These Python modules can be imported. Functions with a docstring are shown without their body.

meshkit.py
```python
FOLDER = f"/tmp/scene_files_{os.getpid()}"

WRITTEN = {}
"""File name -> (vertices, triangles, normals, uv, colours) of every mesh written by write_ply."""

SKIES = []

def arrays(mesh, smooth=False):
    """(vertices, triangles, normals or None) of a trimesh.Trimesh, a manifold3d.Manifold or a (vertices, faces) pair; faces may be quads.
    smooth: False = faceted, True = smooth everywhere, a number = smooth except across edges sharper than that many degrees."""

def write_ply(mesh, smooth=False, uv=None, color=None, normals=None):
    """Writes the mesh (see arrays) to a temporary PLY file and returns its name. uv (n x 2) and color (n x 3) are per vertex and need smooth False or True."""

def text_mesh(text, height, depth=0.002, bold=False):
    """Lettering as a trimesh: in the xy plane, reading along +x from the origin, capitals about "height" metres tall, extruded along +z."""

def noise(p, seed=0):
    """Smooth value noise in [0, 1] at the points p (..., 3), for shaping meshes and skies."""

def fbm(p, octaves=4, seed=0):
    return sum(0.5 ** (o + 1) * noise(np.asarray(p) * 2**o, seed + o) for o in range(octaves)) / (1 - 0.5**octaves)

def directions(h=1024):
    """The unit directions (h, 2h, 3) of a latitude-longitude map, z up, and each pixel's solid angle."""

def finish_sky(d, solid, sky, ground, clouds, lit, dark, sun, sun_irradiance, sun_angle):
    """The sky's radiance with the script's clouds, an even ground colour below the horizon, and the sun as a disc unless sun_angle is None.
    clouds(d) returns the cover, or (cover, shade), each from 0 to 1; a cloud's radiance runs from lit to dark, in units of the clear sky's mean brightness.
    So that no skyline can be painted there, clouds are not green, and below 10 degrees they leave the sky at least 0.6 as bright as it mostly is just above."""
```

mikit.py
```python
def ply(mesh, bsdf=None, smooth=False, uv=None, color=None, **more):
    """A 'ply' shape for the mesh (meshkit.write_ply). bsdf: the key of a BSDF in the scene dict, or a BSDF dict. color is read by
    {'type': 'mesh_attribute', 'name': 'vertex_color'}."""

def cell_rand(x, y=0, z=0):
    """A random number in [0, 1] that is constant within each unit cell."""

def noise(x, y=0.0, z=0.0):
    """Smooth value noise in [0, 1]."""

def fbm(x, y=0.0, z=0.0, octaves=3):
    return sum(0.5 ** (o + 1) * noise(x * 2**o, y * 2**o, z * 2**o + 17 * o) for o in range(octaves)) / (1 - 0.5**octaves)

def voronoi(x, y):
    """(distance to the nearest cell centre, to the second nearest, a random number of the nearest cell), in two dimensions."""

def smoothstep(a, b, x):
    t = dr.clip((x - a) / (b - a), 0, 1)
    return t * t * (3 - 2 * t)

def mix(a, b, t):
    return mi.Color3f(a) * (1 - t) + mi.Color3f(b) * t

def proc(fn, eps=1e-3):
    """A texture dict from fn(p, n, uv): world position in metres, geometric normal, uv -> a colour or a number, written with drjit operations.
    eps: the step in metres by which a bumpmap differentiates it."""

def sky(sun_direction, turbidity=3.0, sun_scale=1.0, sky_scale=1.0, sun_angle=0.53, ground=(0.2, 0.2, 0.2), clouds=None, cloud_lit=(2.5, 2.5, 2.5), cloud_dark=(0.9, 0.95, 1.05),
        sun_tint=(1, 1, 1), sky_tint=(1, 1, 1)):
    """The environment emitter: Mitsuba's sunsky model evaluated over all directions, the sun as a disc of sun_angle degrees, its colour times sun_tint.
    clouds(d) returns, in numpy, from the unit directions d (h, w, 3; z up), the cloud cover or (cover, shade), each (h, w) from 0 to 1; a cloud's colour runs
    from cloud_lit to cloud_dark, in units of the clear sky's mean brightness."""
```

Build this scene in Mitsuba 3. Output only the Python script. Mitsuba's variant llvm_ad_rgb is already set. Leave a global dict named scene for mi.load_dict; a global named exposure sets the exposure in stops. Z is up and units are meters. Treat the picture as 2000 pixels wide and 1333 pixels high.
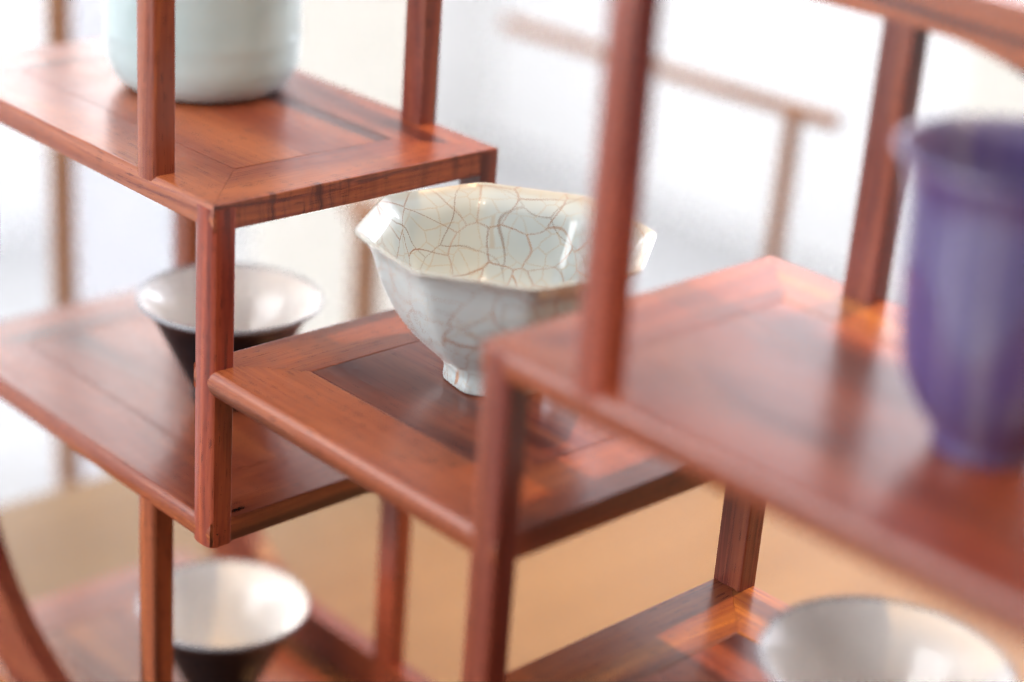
import math, random
import numpy as np, trimesh, drjit as dr, mitsuba as mi
import manifold3d as m3
import mikit
from mikit import noise, fbm, voronoi, smoothstep, mix
T = mi.ScalarTransform4f
random.seed(7)
rng = np.random.default_rng(7)
scene, labels = {}, {}

# ------------------------------------------------------------------ camera
CAM = np.array([0.57443307, -0.40058512, 0.56618669])
FWD = np.array([-0.65470357, 0.6474961, -0.39001543])
DOWN = np.array([0.33079835, -0.21850536, -0.91805657])
scene['camera'] = {
    'type': 'thinlens', 'fov': 2 * math.degrees(math.atan(1000 / 3696.883)), 'fov_axis': 'x',
    'to_world': T().look_at(origin=CAM.tolist(), target=(CAM + FWD).tolist(), up=(-DOWN).tolist()),
    'aperture_radius': 0.0140, 'focus_distance': 0.775, 'near_clip': 0.02, 'far_clip': 60.0}
exposure = 1.12

# ------------------------------------------------------------------ lamps outside the frame
def rgb(*c): return {'type': 'rgb', 'value': list(c)}
def area(*c): return {'type': 'area', 'radiance': rgb(*c)}
def pane(key, centre, u, v, radiance):
    """A window opening: a lit rectangle with half-axes u and v, shining along u x v."""
    u, v, c = map(np.array, (u, v, centre)); n = np.cross(u, v); n = n / np.linalg.norm(n)
    M = np.eye(4); M[:3, 0] = u; M[:3, 1] = v; M[:3, 2] = n; M[:3, 3] = c
    scene[key] = {'type': 'rectangle', 'to_world': T(M.tolist()), 'emitter': area(*radiance), 'bsdf': {'type': 'diffuse', 'reflectance': rgb(.5, .5, .5)}}
    labels[key] = {'kind': 'structure'}

WX, WY, ZF, ZC = -2.6, 2.6, -0.76, 2.1
pane('window', (-0.30, WY - .02, 0.95), (1.5, 0, 0), (0, 0, 0.95), (1.2, 1.24, 1.38))
pane('window_001', (WX + .02, 1.02, 0.95), (0, .85, 0), (0, 0, 0.95), (1.75, 1.74, 1.76))
pane('window_002', (-1.1, -2.7, .85), (-1.4, 0, 0), (0, 0, .95), (3.2, 3.24, 3.35))
pane('window_003', (-0.30, WY - .05, 0.45), (.42, 0, 0), (0, 0, .55), (4.6, 5.0, 5.7))

scene['spotlight'] = {'type': 'spot', 'to_world': T().look_at(origin=[.14, .95, 1.98], target=[.14, .40, .3], up=[1, 0, 0]),
                      'intensity': rgb(6.0, 3.5, 1.35), 'cutoff_angle': 11.0, 'beam_width': 8.5}

# ------------------------------------------------------------------ materials
def wood(axis, seed, dark=(.048, .009, .008), mid=(.180, .036, .0165), light=(.34, .095, .032), streak=1.0, figure=0.0):
    o = 1.7 * seed
    pb, pe = .05 * math.sin(seed * 2.3), .03 + .02 * math.cos(seed * 1.7)
    def coords(p):
        c = [p.x, p.y, p.z]
        return c[axis], c[(axis + 1) % 3], c[(axis + 2) % 3]
    def fn(p, n, uv):
        a, b, e = coords(p)
        w1 = fbm(a * 9 + o, b * 22, e * 22, 2) - .5
        w2 = fbm(a * 9 + 31 + o, b * 22, e * 22, 2) - .5
        b = b + .010 * w1; e = e + .010 * w2
        r = dr.sqrt(dr.square(b - pb) + dr.square(e - pe))
        g = .6 * noise(r * 420 + o, a * 2.5, 2) + .4 * noise(r * 1250 + o, a * 5, 5)
        piece = noise(b * 38 + o, e * 38, a * 3.2)
        fine = fbm(b * 1500, e * 1500 + o, a * 28, 2)
        t = g * .62 + fine * .38
        col = mix(mid, light, smoothstep(.38, .85, t * .72 + piece * .36))
        vein = smoothstep(.50, .86, noise(r * 260 + 5 * o, a * 4, 8)) * smoothstep(.30, .75, piece)
        col = mix(col, dark, streak * dr.clip(vein * 1.1 + .75 * smoothstep(.58, .85, 1 - t), 0, .92))
        pore = smoothstep(.74, .86, noise(b * 3000, e * 3000, a * 130 + o))
        col = mix(col, dark, .55 * pore)
        if figure:
            y = a + .0016 * (noise(a * 90, p.z * 260, 3) - .5)
            f = smoothstep(.40, .90, .5 * noise(y * 330 + o, p.z * 40, 1) + .3 * noise(y * 820, p.z * 60, 7) + .2 * noise(y * 1700, p.z * 90, 3)) * (.35 + .65 * smoothstep(.25, .7, noise(a * 40 + o, 4, 4)))
            edge = smoothstep(-.0040, -.0012, p.x)
            col = mix(col, (.050, .010, .009), dr.clip(f * 1.35, 0, 1) * edge * figure)
        return col
    def rough(p, n, uv):
        a, b, e = coords(p)
        return .19 + .11 * noise(b * 1100, e * 1100, a * 40) + .05 * fbm(a * 50, b * 50, e * 50, 2)
    return {'type': 'principled', 'base_color': mikit.proc(fn), 'roughness': mikit.proc(rough), 'specular': .55}

for ax, nm in enumerate('xyz'):
    scene[f'wood_{nm}'] = wood(ax, 1 + ax)
scene['wood_x_dark'] = wood(0, 5, mid=(.15, .027, .016), light=(.27, .075, .03), streak=1.1)
scene['wood_y_figured'] = wood(1, 8, mid=(.19, .038, .019), figure=.85)
scene['wood_z_dark'] = wood(2, 9, mid=(.15, .026, .016), light=(.27, .07, .03), streak=1.0)
scene['wood_z_red'] = wood(2, 21, mid=(.20, .032, .018), light=(.34, .072, .030))
scene['wood_x_light'] = wood(0, 12, mid=(.22, .055, .024), light=(.44, .165, .036), streak=.8)
scene['wood_y_light'] = wood(1, 14, mid=(.22, .058, .024), light=(.46, .175, .036), streak=1.0)

def table_fn(p, n, uv):
    w = p.y + .03 * noise(p.x * 3, p.y * 5)
    band = fbm(p.x * 14 + 1.5 * noise(w * 2), p.y * 1.5, 0, 2)
    fine = fbm(p.x * 160, p.y * 7, 3, 2)
    return mix((.18, .092, .034), (.275, .158, .066), band * .65 + fine * .35)
scene['table_wood'] = {'type': 'principled', 'base_color': mikit.proc(table_fn), 'roughness': .42, 'specular': .3}
scene['rack_wood'] = {'type': 'principled', 'base_color': mikit.proc(lambda p, n, uv: mix((.20, .085, .035), (.29, .13, .055), fbm(p.x * 120, p.y * 120, p.z * 9, 2))), 'roughness': .4}
scene['wall_paint'] = {'type': 'diffuse', 'reflectance': mikit.proc(lambda p, n, uv: mix((.76, .76, .765), (.81, .81, .81), fbm(p.x * 6, p.y * 6, p.z * 6, 2)))}
scene['floor_paint'] = {'type': 'principled', 'base_color': mikit.proc(lambda p, n, uv: mix((.405, .407, .41), (.46, .462, .465), fbm(p.x * 3, p.y * 3, 0, 2))), 'roughness': .6, 'specular': .2}
scene['dark_hole'] = {'type': 'diffuse', 'reflectance': rgb(.015, .008, .006)}

def cells(x, y):
    """(distance to the border between the two nearest cells, a random number of the cell)"""
    f, s, w = mi.Float(9), mi.Float(9), mi.Float(0)
    fx, fy, sx, sy = mi.Float(0), mi.Float(0), mi.Float(0), mi.Float(0)
    for a in (-1, 0, 1):
        for b in (-1, 0, 1):
            cx, cy = dr.floor(x) + a, dr.floor(y) + b
            px, py = cx + mikit.cell_rand(cx, cy, 1), cy + mikit.cell_rand(cx, cy, 2)
            d = dr.square(px - x) + dr.square(py - y)
            near, mid = d < f, d < s
            sx = dr.select(near, fx, dr.select(mid, px, sx)); sy = dr.select(near, fy, dr.select(mid, py, sy))
            s = dr.select(near, f, dr.minimum(s, d))
            fx = dr.select(near, px, fx); fy = dr.select(near, py, fy)
            w = dr.select(near, mikit.cell_rand(cx, cy, 3), w); f = dr.minimum(f, d)
    return (s - f) / dr.maximum(2 * dr.sqrt(dr.square(sx - fx) + dr.square(sy - fy)), .8), w
def crackle(uv, scale, o, width, bend=.7):
    """Lines of a craze network, bent by noise; width in metres."""
    x = uv.x * scale + o; y = uv.y * scale
    x2 = x + 1.15 * (fbm(x * bend, y * bend, o, 2) - .5)
    y2 = y + 1.15 * (fbm(x * bend + 7, y * bend, o + 3, 2) - .5)
    e, w = cells(x2, y2)
    return 1 - smoothstep(width * scale * .35, width * scale, e), w
def bowl_fn(p, n, uv):
    base = mix((.375, .425, .43), (.44, .485, .485), fbm(p.x * 60, p.y * 60, p.z * 60, 2))
    c1, w = crackle(uv, 66., 3.1, .00042)
    c2, _ = crackle(uv, 110., 11.7, .00036)
    base = mix(base, (.44, .475, .465), w * .35)
    thin = smoothstep(.0606, .0626, p.z - .2501 + .0007 * (noise(uv.x * 160, 4, 4) - .5))
    base = mix(base, (.38, .345, .28), thin * .5)
    fade = .55 + .45 * smoothstep(.3, .7, noise(uv.x * 45, uv.y * 45, 2))
    c0, _ = crackle(uv, 27., 21.3, .00042, 1.6)
    base = mix(base, (.20, .125, .09), c0 * .6 * smoothstep(.3, .62, noise(uv.x * 38 + 3, uv.y * 38, 12)))
    base = mix(base, (.40, .27, .15), c2 * .38 * smoothstep(.35, .6, noise(uv.x * 30 + 5, uv.y * 30, 6)))
    return mix(base, mix((.20, .10, .065), (.38, .21, .13), noise(uv.x * 70, uv.y * 70, 9)), c1 * .9 * fade)
scene['crackle_glaze'] = {'type': 'principled', 'base_color': mikit.proc(bowl_fn), 'roughness': .10, 'specular': .5, 'clearcoat': .6, 'clearcoat_gloss': .97}
scene['celadon_glaze'] = {'type': 'principled', 'base_color': mikit.proc(lambda p, n, uv: mix((.37, .46, .47), (.43, .515, .52), fbm(p.x * 50, p.y * 50, p.z * 90, 2))), 'roughness': .12, 'specular': .5}
scene['raw_clay'] = {'type': 'diffuse', 'reflectance': rgb(.20, .18, .17)}
scene['black_glaze'] = {'type': 'principled', 'base_color': mikit.proc(lambda p, n, uv: mix((.003, .0035, .005), (.008, .008, .011), fbm(p.x * 200, p.y * 200, p.z * 200, 2))), 'roughness': .34, 'specular': .25}
scene['white_glaze'] = {'type': 'principled', 'base_color': mikit.proc(lambda p, n, uv: mix((.815, .785, .74), (.86, .835, .79), fbm(p.x * 90, p.y * 90, p.z * 90, 2))), 'roughness': .10, 'specular': .5}
scene['rim_glaze'] = {'type': 'principled', 'base_color': rgb(.26, .28, .32), 'roughness': .15}
def purple_fn(p, n, uv):
    s = fbm(uv.x * 900, uv.y * 18, 0, 2)
    st = smoothstep(.60, .72, noise(uv.x * 260 + 4, uv.y * 6, 1))
    c = mix((.045, .036, .125), (.098, .066, .185), s)
    return mix(c, (.20, .17, .22), st * .55)
scene['purple_glaze'] = {'type': 'principled', 'base_color': mikit.proc(purple_fn), 'roughness': .11, 'specular': 1.0, 'clearcoat': 1.0, 'clearcoat_gloss': .98}

# ------------------------------------------------------------------ helpers
def key_for(base):
    if base not in scene and base not in labels and not any(k.startswith(base + '__') for k in scene): return base
    i = 1
    while True:
        k = f'{base}_{i:03d}'
        if k not in scene and k not in labels and not any(q.startswith(k + '__') for q in scene): return k
        i += 1
def part(parent, name, mesh, mat, smooth=30, uv=None):
    k = key_for(f'{parent}__{name}' if parent else name)
    scene[k] = mikit.ply(mesh, mat, smooth=smooth, uv=uv)
    return k
def tag(k, label, cat, group=None):
    labels[k] = {'label': label, 'category': cat}
    if group: labels[k]['group'] = group
def struct(name, mesh, mat, **kw):
    k = part(None, name, mesh, mat, **kw); labels[k] = {'kind': 'structure'}; return k

def extrude(poly, h):
    return m3.CrossSection([np.asarray(poly, float)]).extrude(h)
def orient(m, axis):
    """A solid extruded along z: its profile axes (s, t) go to the world's other two axes."""
    if axis == 2: return m                                            # s=x, t=y
    if axis == 0: return m.transform(np.array([[0, 0, 1, 0], [1, 0, 0, 0], [0, 1, 0, 0]], float))   # s=y, t=z
    return m.transform(np.array([[1, 0, 0, 0], [0, 0, -1, 0], [0, 1, 0, 0]], float)).translate([0, 0, 0])  # s=x, t=z, along -y
def rounded(s0, s1, t0, t1, r=.0008, n=4):
    pts = []
    for cx, cy, a0 in ((s1 - r, t1 - r, 0), (s0 + r, t1 - r, 90), (s0 + r, t0 + r, 180), (s1 - r, t0 + r, 270)):
        for k in range(n + 1):
            a = math.radians(a0 + 90 * k / n); pts.append((cx + r * math.cos(a), cy + r * math.sin(a)))
    return pts
def bull(s0, s1, t0, t1, sag=.0028, rb=.0008, n=12, flip=False):
    """A profile whose s0 side is a soft half-round, the rest square with eased corners (s = depth, t = height)."""
    pts = []
    h = (t1 - t0) / 2; tc = (t0 + t1) / 2
    for k in range(n + 1):
        a = math.radians(-90 + 180 * k / n)
        ex = math.copysign(abs(math.cos(a)) ** .75, math.cos(a)) * sag
        pts.append((s0 + sag - ex, tc - h * math.sin(a)))          # top to bottom going round the front
    for cx, cy, a0 in ((s1 - rb, t0 + rb, 270), (s1 - rb, t1 - rb, 0)):
        for k in range(5):
            a = math.radians(a0 + 90 * k / 4); pts.append((cx + rb * math.cos(a), cy + rb * math.sin(a)))
    return pts
def along_x(poly, x0, x1): return orient(extrude(poly, x1 - x0), 0).translate([x0, 0, 0])
def along_z(poly, z0, z1): return extrude(poly, z1 - z0).translate([0, 0, z0])
def along_y(poly, y0, y1): return orient(extrude(poly, y1 - y0), 1).translate([0, y1, 0])
def swap(poly): return [(t, s) for s, t in poly][::-1]

# ------------------------------------------------------------------ setting
def sheet(x0, x1, y0, y1, z): return (np.array([[x0, y0, z], [x1, y0, z], [x1, y1, z], [x0, y1, z]]), np.array([[0, 1, 2], [0, 2, 3]]))
def box(a, b):
    m = trimesh.creation.box(extents=np.subtract(b, a)); m.apply_translation((np.add(a, b)) / 2); return m
struct('floor', sheet(-3.4, 3.2, -3.0, 3.4, ZF), 'floor_paint', smooth=False)
struct('wall', box((WX - .1, -3.0, ZF), (WX, WY + .1, ZC)), 'wall_paint', smooth=False)
struct('wall_001', box((WX, WY, ZF), (3.2, WY + .1, ZC)), 'wall_paint', smooth=False)
struct('ceiling', box((WX - .1, -3.0, ZC), (3.2, WY + .1, ZC + .1)), 'wall_paint', smooth=False)

# table
TZ = -0.006
tb = part('table', 'tabletop', along_x(rounded(-.45, .62, TZ - .035, TZ, .003), -.372, 1.1), 'table_wood')
for x in (-.33, 1.03):
    for y in (-.40, .56):
        part('table', 'leg', along_z(rounded(x - .03, x + .03, y - .03, y + .03, .004), ZF, TZ - .035), 'table_wood')
tag('table', 'light tan wooden table under the rosewood stand', 'table')

# ------------------------------------------------------------------ the stand
W, wx, wy, wq, t = .15, .01361, .0107, .0098, .0114
zA, zB, zD, Xq, LA = .3205, .2501, .1808, .15536, .2386
ST = 'display_stand'
PR = .0004                                                             # how far a post stands proud of the board edges
def shelf(x0, x1, z, bw=.034, right='wood_y', front='wood_x', panel='wood_x', left='wood_y', back='wood_x', tt=t):
    s = key_for(f'{ST}__shelf'); g = .00016
    fr = along_x(bull(0, bw, z - tt, z), x0, x1)
    bk = along_x([(2 * W - bw - 0 - a + bw - W, b) for a, b in bull(0, bw, z - tt, z, sag=.0012)][::-1], x0, x1)
    n = np.array([1, 1]) / math.sqrt(2)
    def cut(m, nx, ny, px, py): return m.trim_by_plane([nx / math.sqrt(2), ny / math.sqrt(2), 0], (nx * px + ny * py) / math.sqrt(2))
    e = .00008
    fr = cut(cut(fr, 1, -1, x0 + e, 0), -1, -1, x1 - e, 0)
    bk = cut(cut(bk, 1, 1, x0 + e, W), -1, 1, x1 - e, W)
    lf = along_y(rounded(x0, x0 + bw, z - tt, z, .0007), 0, W)
    rt = along_y(rounded(x1 - bw, x1, z - tt, z, .0007), 0, W)
    lf = cut(cut(lf, -1, 1, x0 - e, 0), -1, -1, x0 - e, W)
    rt = cut(cut(rt, 1, 1, x1 + e, 0), 1, -1, x1 + e, W)
    part(s, 'board', fr, front); part(s, 'board', bk, back); part(s, 'board', lf, left); part(s, 'board', rt, right)
    part(s, 'panel', along_x(rounded(bw + g, W - bw - g, z - tt + .002, z - .00012, .0002), x0 + bw + g, x1 - bw - g), panel)
    return s
shelf(-LA, 0, zA, right='wood_y_figured')
shelf(-LA, 0, zD, panel='wood_x')
shelf(-wx + .001, Xq + wx, zB, panel='wood_x_dark', front='wood_x')
shelf(Xq, Xq + LA, zA, back='wood_x_light')
shelf(Xq, Xq + LA, zD, left='wood_y_light', back='wood_x_light')
def post(x0, x1, back, z0, z1, mat='wood_z', end=0):
    y0, y1 = (W - wq, W) if back else (0, wy)
    prof = rounded(x0, x1, y0, y1 , .0007) if back else [(b, a) for a, b in bull(y0 - PR, y1, x0, x1, sag=.0032)][::-1]
    m = along_z(prof, z0, z1)
    return part(ST, 'post', m, mat)
# right end of the left pair of shelves, left end of the right pair
post(-wx, PR, False, zD - t - PR, zA - .0022, 'wood_z_red')
post(-wx, PR, True, zD - t - PR, zA - .0014)
post(Xq - PR, Xq + wx + PR, False, zD - t - PR, zA - .0022, 'wood_z_dark')
post(Xq - PR, Xq + wx + PR, True, zD - .001, zA - .0014, 'wood_z_dark')
post(-LA - PR, -LA + wx, False, zD - t - PR, zA - .0022)
post(-LA - PR, -LA + wx, True, zD - t - PR, zA - .0014)
# posts up from the upper shelves, posts down to the base
XF, XFc, XS = -.0417, .2105, -.0424
TOP = .4386
post(XF - wx, XF, False, zA - .0025, .56); post(XF - wx, XF, True, zA - .001, .56, 'wood_z_dark')
post(XFc - wx, XFc, False, zA - .0025, .56, 'wood_z_red'); post(XFc - wx, XFc, True, zA - .001, .424, 'wood_z_dark')
post(XS - wx, XS, False, .02, zD - t + .0025); post(XS - wx, XS, True, .009, zD - t + .001, 'wood_z_red')
# top rail at the back with a round inner corner down to its outer post
def arch(x_in, z_in, r, sx, sz, th, n=24):
    """Corner fillet between a post's inner face (x_in) and a rail's inner edge (z_in)."""
    c = (x_in - sx * r, z_in - sz * r)
    arc = [(c[0] + sx * r * math.sin(a), c[1] + sz * r * math.cos(a)) for a in np.linspace(0, math.pi / 2, n)]
    return arc
xr = .338
arc = arch(xr, .4227, .122, 1, 1, 0)
poly = [(XF - wx, .4227)] + arc + [(xr, zA - .001), (xr + wx, zA - .001), (xr + wx, TOP), (XF - wx, TOP)]
cs = m3.CrossSection([np.array(poly)]); 
if cs.area() < 1e-9: cs = m3.CrossSection([np.array(poly[::-1])])
part(ST, 'rail', orient(cs.extrude(wq), 1).translate([0, W, 0]), 'wood_x')
# base: front and back rails that turn up into the left legs, floor, end rail
zr, xl = .034, -.2156
def bent(y0, y1, front):
    r = .119 if front else .095; xl = -.2262 if front else -.2156; zr = .024 if front else .034; xi = xl + wx
    inner = arch(xi, zr, r, -1, -1, 0)
    outer = arch(xl, .010, r * .62, -1, -1, 0)
    poly = [(.352, zr)] + inner + [(xi, zD - t + .001), (xl, zD - t + .001)] + outer[::-1] + [(.352, .010)]
    cs = m3.CrossSection([np.array(poly)])
    if cs.area() < 1e-9: cs = m3.CrossSection([np.array(poly[::-1])])
    m = orient(cs.extrude(y1 - y0), 1).translate([0, y1, 0])
    return part(ST, 'rail', m, 'wood_x_dark' if front else 'wood_x')
bent(0, wy, True); bent(W - wq, W, False)
for yb in (False, True): post(.1969, .2105, yb, .02, zD - t + .001)
for yb in (False, True): post(.338, .3516, yb, .02, zD - t + .001)
shelf(-LA, Xq + LA,   .0105, front='wood_x_light', back='wood_x_light', panel='wood_x_light')
for x in (xl + .06, .29):
    for y in (.004, W - .018):
        part(ST, 'foot', along_z(rounded(x, x + .03, y, y + .014, .002), TZ, .0), 'wood_x_dark')
# two small nail heads and an open knot low on the right end
for y, z in ((.0035, .1752), (.0072, .1757)):
    nm = trimesh.creation.cylinder(radius=.00035, height=.0004, sections=12); nm.apply_transform(trimesh.transformations.rotation_matrix(math.pi / 2, [0, 1, 0])); nm.apply_translation([PR, y, z])
    part(ST, 'nail', nm, 'dark_hole')
kn = trimesh.creation.icosphere(subdivisions=3, radius=1.0); v = kn.vertices * [.0009, .0040, .00045]
v[:, 0] += .00035 * np.sin(v[:, 1] * 2500); kn.vertices = v + [-.0042, .0165, zD + .0001]
part(ST, 'knot', kn, 'dark_hole')
tag(ST, 'stepped red rosewood display stand with framed shelves on slim posts', 'display stand')

# ------------------------------------------------------------------ ceramics
def lathe(profile, centre, n=96, shape=None, rot=0.0, flat_u=None):
    """(mesh, uv) of a turned solid; profile = [(radius, z, octagon weight)], outside foot to rim to inside bottom."""
    pr = np.array(profile, float)
    th = np.linspace(0, 2 * math.pi, n + 1)
    s = np.r_[0, np.cumsum(np.hypot(np.diff(pr[:, 0]), np.diff(pr[:, 1])))]
    rad = np.ones((len(pr), n + 1))
    if shape is not None: rad = 1 + pr[:, 2:3] * (shape(th - rot)[None] - 1)
    R = pr[:, 0:1] * rad
    V = np.stack([centre[0] + R * np.cos(th), centre[1] + R * np.sin(th), centre[2] + np.repeat(pr[:, 1:2], n + 1, 1)], -1).reshape(-1, 3)
    uv = np.stack(np.broadcast_arrays(th[None] * (.045 if flat_u is None else flat_u) + 0 * pr[:, 0:1], s[:, None]), -1).reshape(-1, 2)
    i, j = np.meshgrid(np.arange(len(pr) - 1), np.arange(n), indexing='ij')
    a = i * (n + 1) + j
    F = np.stack([a, a + 1, a + n + 2, a + n + 1], -1).reshape(-1, 4)
    m = trimesh.Trimesh(V, np.vstack([F[:, [0, 1, 2]], F[:, [0, 2, 3]]]), process=False)
    return m, uv
def spline(pts, n=60):
    from scipy.interpolate import PchipInterpolator
    p = np.array(pts, float); d = np.r_[0, np.cumsum(np.hypot(np.diff(p[:, 0]), np.diff(p[:, 1])) + 1e-6)]
    x = np.linspace(0, d[-1], n); return np.stack([PchipInterpolator(d, p[:, k])(x) for k in range(p.shape[1])], 1)

# octagonal bowl with crackled glaze
ROT = math.radians(57.81)
def octagon(th, m=40):
    f = np.array([math.radians(22.5 + 45 * k) for k in range(8)])
    c = np.maximum(np.cos(th[:, None] - f[None]), 0) ** m
    return math.cos(math.pi / 8) * c.sum(1) ** (-1.0 / m) * 1.0
outer = spline([(0, .003, .3), (.018, .003, .6), (.0198, .0013, .9), (.0205, .0, .95), (.0222, .0004, .85), (.0227, .002, .85), (.0224, .0062, .8), (.0231, .0080, .75), (.0293, .0141, .72), (.036, .0204, .78), (.0428, .0289, .85), (.0472, .0364, .9), (.0512, .0456, .95), (.0545, .0552, 1), (.0580, .0600, 1), (.0612, .0621, 1), (.0618, .0626, 1)], 110)
lip = spline([(.0618, .0626, 1), (.0619, .0632, 1), (.0613, .0637, 1), (.0603, .0634, 1)], 12)
inner = spline([(.0603, .0634, 1), (.0565, .0605, 1), (.0528, .0560, 1), (.0488, .0456, 1), (.0445, .0360, 1), (.038, .0262, 1), (.029, .0180, 1), (.016, .0130, .7), (0, .0120, .3)], 80)
bm, buv = lathe(np.vstack([outer, lip[1:], inner[1:]]), (.0685, .0925, zB), 240, octagon, ROT)
scene['bowl'] = mikit.ply(bm, 'crackle_glaze', smooth=True, uv=buv)
tag('bowl', 'pale grey octagonal footed bowl with brown crackle lines on middle shelf', 'bowl')

def cup(x, y, z, h, label, r=.0430):
    k = key_for('cup')
    o = spline([(0, .003), (.013, .003), (.0145, .0), (.0165, .0), (.0170, .0015), (.0172, .006), (.0205, .23 * h), (.0300, .605 * h), (.0372, .86 * h), (r - .0006, h - .0022)], 60)
    rim = spline([(r - .0006, h - .0022), (r, h - .0008), (r - .0004, h), (r - .0010, h - .0001), (r - .0014, h - .0008)], 14)
    i = spline([(r - .0014, h - .0008), (.0362, .865 * h), (.0285, .60 * h), (.019, .28 * h), (.010, .17 * h), (0, .15 * h)], 60)
    m, u = lathe(o, (x, y, z)); part(k, 'outer_wall', m, 'black_glaze', smooth=True, uv=u)
    m, u = lathe(rim, (x, y, z)); part(k, 'rim', m, 'rim_glaze', smooth=True, uv=u)
    m, u = lathe(i, (x, y, z)); part(k, 'lining', m, 'white_glaze', smooth=True, uv=u)
    tag(k, label, 'cup', 'black cups with white insides')
cup(-.0985, .0785, zD, .0520, 'black cup with white inside on middle left shelf behind the front post')
cup(-.1035, .0805, .0101, .0545, 'black cup with white inside at lower left, standing in the base of the stand')
cup(.2806, .0777, zD, .0488, 'black cup with cream white inside at lower right, cut by the bottom edge')

# celadon vase
vp = spline([(0, .002), (.028, .002), (.0325, .0), (.0345, .0), (.0350, .0010)], 12)
vb = spline([(.0350, .0012), (.0385, .0035), (.0425, .0085), (.0447, .0160), (.0449, .024), (.0453, .0265), (.0450, .030), (.0449, .047), (.0452, .0495), (.0450, .053), (.0450, .062), (.0452, .064), (.0452, .10), (.045, .13), (.040, .150), (.026, .163), (.022, .170), (.024, .180), (.0225, .1805), (.0205, .170), (.020, .16)], 110)
m, u = lathe(vp, (-.1440, .0940, zA)); part('vase', 'foot_ring', m, 'raw_clay', smooth=True, uv=u)
m, u = lathe(vb, (-.1440, .0940, zA), 128); part('vase', 'body', m, 'celadon_glaze', smooth=True, uv=u)
tag('vase', 'pale celadon green vase with rounded base on the upper left shelf', 'vase')

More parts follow.
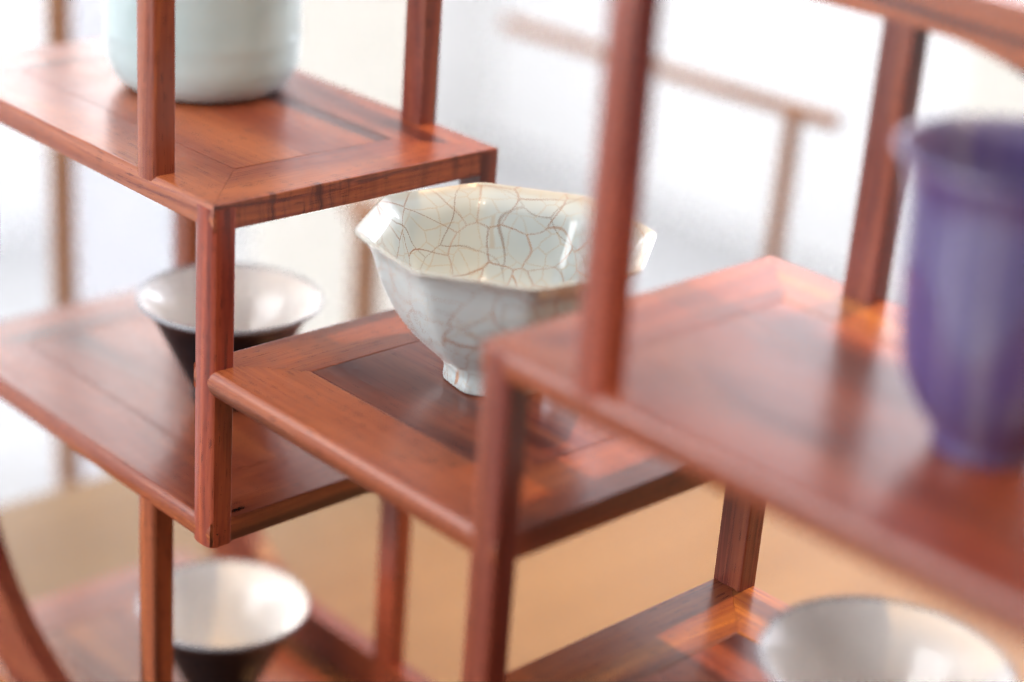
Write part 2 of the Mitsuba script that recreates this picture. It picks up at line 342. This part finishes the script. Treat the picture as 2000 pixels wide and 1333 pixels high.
# purple vase
pp = spline([(0, .003), (.010, .003), (.0120, 0), (.0150, 0), (.0160, .002), (.0158, .0045), (.0185, .0085), (.0245, .017), (.0288, .028), (.0310, .041), (.0326, .056), (.0334, .068), (.0343, .0790), (.0362, .0868), (.0393, .0916), (.0401, .0927), (.0400, .0935), (.0394, .0939), (.0386, .0936), (.0366, .0905), (.0343, .0855), (.0322, .0780), (.0311, .0665), (.0303, .055), (.028, .041), (.0265, .029), (.022, .0185), (.012, .0115), (0, .010)], 170)
m, u = lathe(pp, (.3035, .0725, zA), 128)
scene['vase_001'] = mikit.ply(m, 'purple_glaze', smooth=True, uv=u)
tag('vase_001', 'purple glazed flared vase at the right edge, on the nearest shelf', 'vase')

# ------------------------------------------------------------------ slim brown furniture behind
def rod(a, b, r, n=16):
    return trimesh.creation.cylinder(radius=r, segment=[a, b], sections=n)
R1 = 'rack'
P1, P2 = (-.498, .225), (-.447, .45)
part(R1, 'post', rod((*P1, ZF), (*P1, .62), .0085), 'rack_wood')
part(R1, 'post', rod((*P2, ZF), (*P2, .108), .0105), 'rack_wood')
part(R1, 'rail', rod((*P1, -.45), (*P2, -.45), .0085), 'rack_wood')
part(R1, 'rail', rod((P2[0] - .02, P2[1], .100), (-.15, P2[1], .100), .0085), 'rack_wood')
tag(R1, 'blurred slim brown wooden rack at left beyond the end of the table', 'rack')
R2 = 'rack_001'
Y2 = .55
part(R2, 'rail', rod((-.418, Y2, .2376), (-.113, Y2, .2420), .0050), 'rack_wood')
part(R2, 'post', rod((-.150, Y2, TZ), (-.146, Y2, .2425), .0058), 'rack_wood')
part(R2, 'foot', box((-.185, Y2 - .035, TZ), (-.115, Y2 + .035, TZ + .008)), 'rack_wood')
tag(R2, 'blurred thin brown wooden rail on a post, behind the nearest shelf', 'rack')

# display plinths standing on the floor behind, far out of focus
scene['cream_paint'] = {'type': 'principled', 'base_color': mikit.proc(lambda p, n, uv: mix((.735, .725, .68), (.785, .775, .73), fbm(p.x * 20, p.y * 20, p.z * 20, 2))), 'roughness': .5}
scene['pale_blue_paint'] = {'type': 'principled', 'base_color': mikit.proc(lambda p, n, uv: mix((.60, .62, .69), (.66, .68, .745), fbm(p.x * 20, p.y * 20, p.z * 20, 2))), 'roughness': .5}
def plinth(u, dist, wid, mat, label):
    right = np.array([0.67965851, 0.73007137, 0.0711344])
    dd = FWD + right * (u - 1000) / 3696.883
    c = CAM[:2] + dd[:2] / np.linalg.norm(dd[:2]) * dist
    k = key_for('plinth')
    cap = m3.CrossSection([np.array(rounded(-wid / 2, wid / 2, -wid / 2, wid / 2, .004))])
    a = math.degrees(math.atan2(dd[1], dd[0]))
    part(k, 'body', cap.extrude(1.05).rotate([0, 0, a]).translate([c[0], c[1], ZF]), mat)
    part(k, 'top_slab', cap.offset(.006, m3.JoinType.Round).extrude(.02).rotate([0, 0, a]).translate([c[0], c[1], ZF + 1.05]), mat)
    tag(k, label, 'plinth')
plinth(640, 2.3, .205, 'cream_paint', 'blurred cream white plinth far behind the upper left shelf, right of the green vase')
plinth(235, 2.55, .155, 'pale_blue_paint', 'blurred pale blue grey plinth far behind the left shelves')
plinth(1975, 2.5, .24, 'cream_paint', 'blurred cream white plinth far behind the purple vase')

# ------------------------------------------------------------------ ceiling lamps outside the frame
def lamp(x, y, z, r, c, k=[0]):
    key = key_for('ceiling_lamp')
    s = trimesh.creation.icosphere(subdivisions=2, radius=r); s.apply_translation([x, y, z])
    scene[f'{key}__bulb'] = mikit.ply(s, 'raw_clay', smooth=True, emitter=area(*c))
    h = trimesh.creation.cylinder(radius=r * 1.25, segment=[(x, y, z + r * .4), (x, y, ZC)], sections=24)
    scene[f'{key}__housing'] = mikit.ply(h, 'wall_paint', smooth=30)
    tag(key, 'small round warm ceiling lamp above the stand, outside the picture', 'ceiling lamp', 'ceiling lamps')
WARM = (520, 415, 300)
lamp(1.50, .30, 1.90, .028, WARM)
lamp(1.25, -.36, 1.90, .028, WARM)
lamp(1.95, .50, 1.62, .022, WARM)
